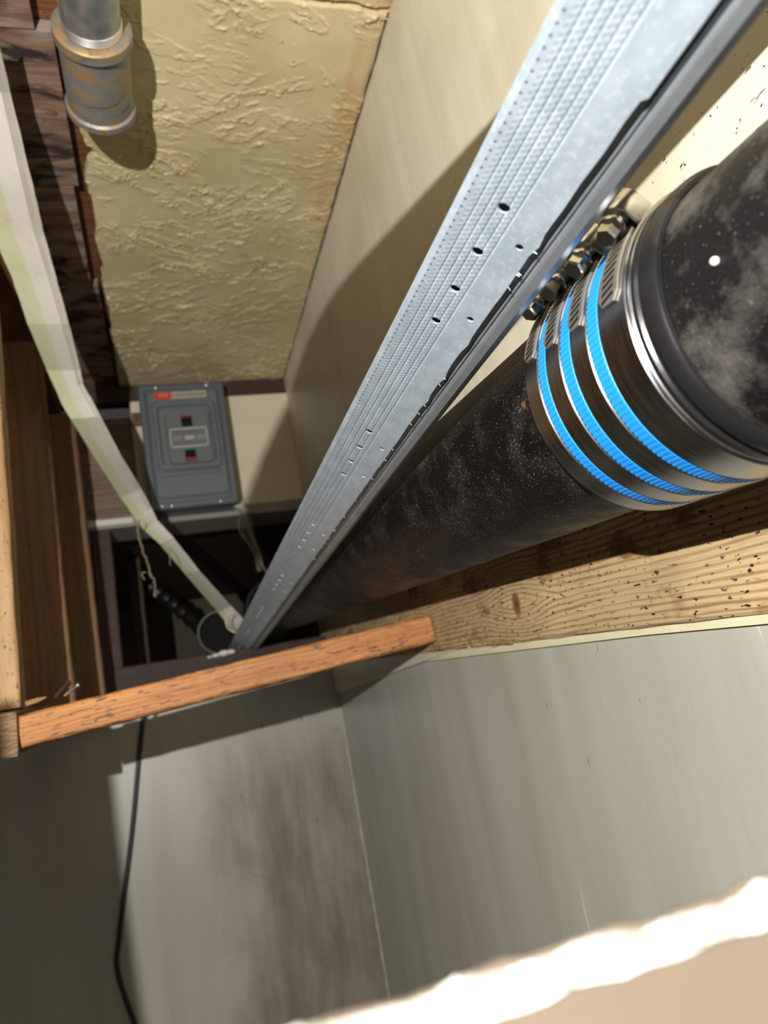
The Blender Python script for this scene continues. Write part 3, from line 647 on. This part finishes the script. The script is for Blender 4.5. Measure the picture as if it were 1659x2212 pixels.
def text(s, x, z, y, size, mat, parent, name='lettering', shear=0.0, xs=1.0):
    cu = bpy.data.curves.new(name, 'FONT'); cu.body = s; cu.size = size; cu.align_x = 'CENTER'; cu.align_y = 'CENTER'; cu.extrude = 0.0001; cu.shear = shear
    tmp = bpy.data.objects.new('tmp_text', cu); COL.objects.link(tmp); bpy.context.view_layer.update()
    me = bpy.data.meshes.new_from_object(tmp.evaluated_get(bpy.context.evaluated_depsgraph_get())); bpy.data.objects.remove(tmp, do_unlink=True)
    me.materials.clear()
    Mx = bM @ Matrix.Translation((x, y, z)) @ Matrix.Rotation(PI / 2, 4, 'X') @ Matrix.Scale(xs, 4, (1, 0, 0))
    return link(name, me, mat, Mx, parent)
text('FPE', bx0 + 0.0475, lz, -0.0049, 0.0125, LEGEND, lab, shear=0.25)
for k in range(12):     # worn, unreadable print on the name strip
    xk = bx0 + 0.0665 + 0.0054 * k
    obj('worn_print', *box((xk, -0.0041, lz - 0.0028), (xk + 0.0036, -0.0037, lz + 0.0028)), PAINTED2, bM, lab)
fr = []
for x0_, x1_, z0_, z1_ in [(-0.035, 0.037, 0.0185, 0.0205), (-0.035, 0.037, -0.0195, -0.0175), (-0.035, -0.0335, -0.0195, 0.0205), (0.0355, 0.037, -0.0195, 0.0205)]:
    fr.append(box((mx + x0_, -0.0094, mz + z0_), (mx + x1_, -0.0086, mz + z1_)))
leg = obj('legend_frame', *merge(*fr), LEGENDW, bM, bk)
for xx, ww in [(-0.0205, 0.0085), (0.002, 0.0095), (0.0245, 0.0085)]:
    obj('worn_print', *box((mx + xx - ww, -0.0091, mz - 0.0042), (mx + xx + ww, -0.0087, mz + 0.0042)), LEGENDG if abs(xx) > 0.01 else LEGEND, bM, leg)
for sx, sz in [(bx0 + 0.035, bz1 - 0.006), (bx1 - 0.034, bz1 - 0.006), (bx0 + 0.022, bz0 + 0.007), (bx0 + 0.040, bz0 + 0.006), (bx1 - 0.036, bz0 + 0.006)]:
    obj('screw', *lathe([(-0.001, 0.0028), (0.0012, 0.0026), (0.0018, 0.0015), (0.0019, 0.0002)], 14), SCREWM, bM @ Matrix.Translation((sx, 0, sz)) @ Matrix.Rotation(PI / 2, 4, 'X'), bk, True)
# wooden tag with a nail hole by the box, cable clamp and frayed leads below it
tg = obj('mounting_cleat', *box((-0.017, YB - 0.010, 0.655), (0.006, YB - 0.0005, 0.682)), W_POST2); tag(tg, 'small wooden cleat with a dark nail at the box corner', 'cleat')
obj('nail_head', *lathe([(0, 0.0035), (0.001, 0.0032), (0.0012, 0.0004)], 12), NAILD, Matrix.Translation((-0.007, YB - 0.010, 0.669)) @ Matrix.Rotation(PI / 2, 4, 'X'), tg)
kx = on_y(522, 1092, 1.47)
ck = thing('cable_clamp', kx); tag(ck, 'white cable clamp with frayed leads under the breaker box corner', 'cable clamp')
obj('clamp_body', *merge(ico(kx, 0.011), ico(kx + V((-0.012, 0, 0.003)), 0.007), ico(kx + V((0.005, 0, -0.012)), 0.008)), PALE, None, ck, True)
obj('cable_sheath', *tube(spline([kx + V((0.004, 0, -0.008)), on_y(535, 1140, 1.49), on_y(548, 1175, 1.53), on_y(560, 1230, 1.60)], 6), 0.006, 10), SOFF, None, ck, True)
for q in ([(523, 1105), (515, 1135), (528, 1165), (550, 1180), (565, 1210)], [(530, 1110), (526, 1150), (540, 1180), (575, 1235)], [(536, 1105), (548, 1160), (560, 1190), (568, 1225)]):
    obj('lead', *tube(spline([on_y(*p, 1.475) for p in q], 6), 0.0012, 6), DUST, None, ck, True)

# ------------------------------------------------------------------ folded paper strip
L_ = [(-118, 60, .36), (-85, 200, .40), (-48, 400, .45), (-20, 500, .49), (26, 600, .53), (60, 700, .57), (101, 800, .63), (122, 846, .66), (137, 880, .69), (153, 905, .72), (205, 990, .80), (260, 1075, .90), (296, 1126, .97), (312, 1146, 1.00), (345, 1175, 1.06), (400, 1240, 1.18), (470, 1322, 1.40), (505, 1365, 1.52)]
R_ = [(-10, 60), (24, 200), (72, 400), (95, 500), (122, 600), (150, 700), (174, 800), (180, 832), (196, 858), (218, 900), (262, 985), (305, 1055), (329, 1100), (340, 1124), (374, 1160), (430, 1232), (500, 1310), (532, 1345)]
ns = 7; vs = []; uvs = []
tw = ray(200, 700).normalized()
P_ = []
for i, ((lx, ly, d), (rx, ry)) in enumerate(zip(L_, R_)):
    d *= 2.03 - 1.03 * (i / 17) ** 1.25
    a = at(lx, ly, d); b = at(rx, ry, d * 0.985)
    P_.append((a, b, ray((lx + rx) / 2, (ly + ry) / 2).normalized()))
# densify, keeping the sharp creases at stations 7/8 and 13
st_ = []
for i in range(len(P_) - 1):
    for k in range(5):
        q = k / 5; st_.append(tuple(P_[i][j].lerp(P_[i + 1][j], q) for j in range(3)))
st_.append(P_[-1]); fs = []
rp = random.Random(3)
prof = [(0.0, 0.0), (0.42, -0.012), (0.78, 0.0), (0.80, 0.012), (0.92, 0.20), (1.0, 0.30)]
for i, (a, b, d) in enumerate(st_):
    wv = b - a; wl = wv.length; fuzz = rp.uniform(-0.008, 0.008)
    for k, (u, o_) in enumerate(prof):
        vs.append(a + wv * (u + (fuzz if k in (0, 5) else 0)) + d * (o_ * wl)); uvs.append((u, i / len(st_)))
K = len(prof)
for i in range(len(st_) - 1):
    for k in range(K - 1): fs.append((i * K + k, i * K + k + 1, (i + 1) * K + k + 1, (i + 1) * K + k))
n0 = len(vs)
vs += [p + st_[i // K][2] * 0.0007 for i, p in enumerate(vs)]; uvs += uvs
fs += [tuple(q + n0 for q in f[::-1]) for f in fs]
m = len(st_)
for i in range(m - 1):
    for k in (0, K - 1): fs.append((i * K + k, (i + 1) * K + k, n0 + (i + 1) * K + k, n0 + i * K + k))
for i in (0, m - 1):
    for k in range(K - 1): fs.append((i * K + k, i * K + k + 1, n0 + i * K + k + 1, n0 + i * K + k))
strip = obj('paper_strip', vs, fs, PAPER, None, None, True, 12)
ul = strip.data.uv_layers.new(name='UVMap')
for lp in strip.data.loops: ul.data[lp.index].uv = uvs[lp.vertex_index]
tag(strip, 'long creased cream paper strip bending from upper left to the stud end', 'paper strip')
fz = []
for i in range(160):
    j = rp.randrange(15, m - 12); side = rp.random() < 0.75
    a, b, d = st_[j]; p = (b + d * (0.3 * (b - a).length)) if side else a
    o1 = (b - a).normalized() * (1 if side else -1)
    fz.append(tube([p, p + o1 * rp.uniform(0.0006, 0.0022) + V((rp.uniform(-1, 1), rp.uniform(-1, 1), rp.uniform(-1, 1))) * 0.0009], [0.00025, 0.0001], 4))
fo = obj('lint_fuzz', *merge(*fz), DUST, None, strip); fo['kind'] = 'stuff'
def lint(path, depth, r, label):
    pts = spline([at(x, y, depth) for x, y in path], 6); rr = [r * (0.5 + 1.1 * abs(mnoise.noise(V((i * 0.7, depth * 9, 0))))) for i in range(len(pts))]
    pts = [p + V((rp.uniform(-1, 1), 0, rp.uniform(-1, 1))) * r * 0.5 for p in pts]
    return tag(obj('dust_string', *tube(pts, rr, 6), DUST, None, None, True), label, 'dust string')
lint([(300, 1122), (298, 1150), (305, 1180), (318, 1215), (325, 1240), (335, 1262), (334, 1290)], 1.23, 0.0022, 'thick tan dust string dangling below the paper strip crease')
lint([(316, 1236), (306, 1240), (312, 1252)], 1.23, 0.0016, 'short curled dust tuft beside the thick tan dust string')
lint([(352, 1176), (364, 1190), (368, 1222)], 1.24, 0.0009, 'thin pale dust thread hanging right of the thick dust string')
wl = [at(x, y, 1.42) for x, y in [(498, 1322), (488, 1336), (492, 1356), (508, 1366), (516, 1362)]]
tag(obj('wire_loop', *tube(spline(wl, 6), 0.0014, 8), PALE, None, None, True), 'thin white wire looping at the far end of the paper strip', 'wire')
hp = spline([at(282, 1262, 1.95), at(312, 1262, 1.93), at(345, 1282, 1.9), at(390, 1318, 1.87), at(440, 1362, 1.83)], 8)
tag(obj('black_hose', *tube(hp, [0.018 + 0.003 * math.sin(i * 2.1) for i in range(len(hp))], 14), CABLE, None, None, True), 'lumpy black hose inside the dark opening below the breaker box', 'hose')
wr = spline([at(290, 1252, 1.935), at(284, 1262, 1.925), at(300, 1282, 1.90), at(312, 1296, 1.89)], 6)
tag(obj('bare_wire', *tube(wr, 0.0022, 8), DUST, None, None, True), 'short pale wire end beside the black hose in the opening', 'wire')

# ------------------------------------------------------------------ small things on the orange board, wall cable
def nail(a, b, r, mat, label, cat='nail'):
    a, b = V(a), V(b); M = frame(a, b - a, (0, 0, 1)) @ Rz; Lg = (b - a).length
    return tag(obj('nail' if cat == 'nail' else 'wood_splinter', *lathe([(0, 0.0004), (0.003, r), (Lg - 0.002, r), (Lg - 0.0018, r * 2.0), (Lg, r * 1.9), (Lg, 0.0003)], 10), mat, M, None, True), label, cat)
nail(on_y(138, 1504, 0.905), on_y(168, 1480, 0.918), 0.0018, NAILM, 'shiny silver nail standing on the left end of orange board')
nail(on_y(118, 1507, 0.905), on_y(148, 1474, 0.923), 0.0020, NAILD, 'dark rusty nail beside the silver nail on the orange board')
tag(obj('wood_splinter', *tube([on_y(56, 1521, 0.895), on_y(80, 1513, 0.895), on_y(100, 1506, 0.895)], [0.0030, 0.0028, 0.0006], 6), W_POST), 'pale wood splinter on top of the orange board by the left post', 'splinter')
YL = YB - 0.006
cab = [(311, 1530), (305, 1590), (298, 1660), (290, 1750), (279, 1850), (267, 1940), (257, 2030), (252, 2075), (258, 2115), (274, 2165), (298, 2230), (330, 2310), (350, 2400)]
cb_ = [on_y(x, y, YL) for x, y in cab]; cb_.insert(0, on_y(314, 1490, YL)); cb_.append(V((cb_[-1].x + 0.02, YL, -H + 0.004)))
tag(obj('wall_cable', *tube(spline(cb_, 8), 0.0042, 10), CABLE, None, None, True), 'black cable hanging down the stained grey wall', 'cable')
# cracked joint and filled corner on the grey walls
ck_ = [on_y(x, y, YB - 0.0004) for x, y in [(545, 1888), (575, 1896), (602, 1892), (620, 1896), (640, 1889), (668, 1898), (700, 1903), (722, 1893), (740, 1884), (786, 1882)]]
crk = obj('crack', *tube(ck_, 0.0011, 5), SOFF, None, bpy.data.objects['wall_back_lower'])
cn = []
rq = random.Random(9)
for i in range(60):
    z = 0.06 - 0.62 * i / 59; wv = 0.0035 + rq.uniform(0, 0.0035); wv *= 0.55; cn.append([(XG + 0.001, YB + 0.002, z), (XG + 0.001, YB - wv, z), (XG - 0.0014, YB - 0.0016, z), (XG - wv * 0.9, YB - 0.0005, z), (XG - wv * 0.9, YB + 0.002, z)])
struct(obj('trim_6', *loft(cn), SOFFL))

# ------------------------------------------------------------------ cut drywall in the foreground
YN, YFd = 0.1052, 0.1200
rg = random.Random(21)
top = [(0.36, -0.040)]
x = 0.36
while x > -0.030:
    x -= 0.004; top.append((x, -0.0405 + 0.0012 * (mnoise.noise(V((x * 55, 0.3, 0))) + 0.6 * mnoise.noise(V((x * 160, 1.3, 0))))))
top += [(-0.06, -0.041), (-0.10, -0.042), (-0.2270, -0.042), (-0.2300, 0.02), (-0.2315, 0.060), (-0.2320, 0.1025), (-0.50, 0.1030)]  # left step, out of view, shaped to shade the left of the back wall
dw = thing('drywall_sheet', V((0.1, 0.112, -0.4))); tag(dw, 'blurred tan drywall edge with white gypsum core in the foreground', 'drywall')
def slab(y0, y1, dz, name, mat, jit=0.0):
    rings = []
    q = [(a, b + dz + rg.uniform(-jit, jit)) for a, b in top]
    n = len(q); v = [(a, y0, b) for a, b in q] + [(a, y0, -0.40) for a, b in q] + [(a, y1, b + rg.uniform(-jit, jit)) for a, b in q] + [(a, y1, -0.40) for a, b in q]
    f = []
    for i in range(n - 1):
        f += [(i, i + 1, n + i + 1, n + i), (2 * n + i, 3 * n + i, 3 * n + i + 1, 2 * n + i + 1), (i, 2 * n + i, 2 * n + i + 1, i + 1), (n + i, n + i + 1, 3 * n + i + 1, 3 * n + i)]
    f += [(0, n, 3 * n, 2 * n), (n - 1, 3 * n - 1, 4 * n - 1, 2 * n - 1)]
    return obj(name, v, f, mat, None, dw)
slab(YN + 0.0008, YFd - 0.0008, 0.0, 'gypsum_core', GYPSUM, 0.0006)
slab(YN, YN + 0.0008, -0.0006, 'front_paper', TAN, 0.0004)
slab(YFd - 0.0008, YFd, 0.0006, 'back_paper', TAN, 0.0004)

# added unseen board in place of the phone; it shades the right wall
bp = [(0.3135, 0.343), (0.0486, 0.303), (-0.002, 0.295), (-0.0566, 0.287), (-0.0815, 0.282), (-0.0953, 0.276), (-0.110, 0.2675), (-0.120, 0.259), (-0.1325, 0.244), (-0.1477, 0.219), (-0.1588, 0.197), (-0.164, 0.180), (-0.162, 0.166), (-0.15, 0.165), (-0.0279, 0.1922), (0.1321, 0.2292), (0.3135, 0.2700)]
tag(obj('shade_board', *loft([[(a, 0.1065, b) for a, b in bp], [(a, 0.1175, b) for a, b in bp]]), TAN), 'round-cornered scrap board jutting from the right wall above the viewer', 'board')

seam = []
rz = random.Random(5)
for y in np.arange(0.60, 1.49, 0.012):
    seam.append((XW - 0.0015 + rz.uniform(-0.0008, 0.0005), float(y), ZC - 0.0022 + rz.uniform(-0.0012, 0.0008)))
obj('corner_crack', *tube(seam, [rz.uniform(0.0004, 0.0014) for _ in seam], 6), NAILD, None, ceil)
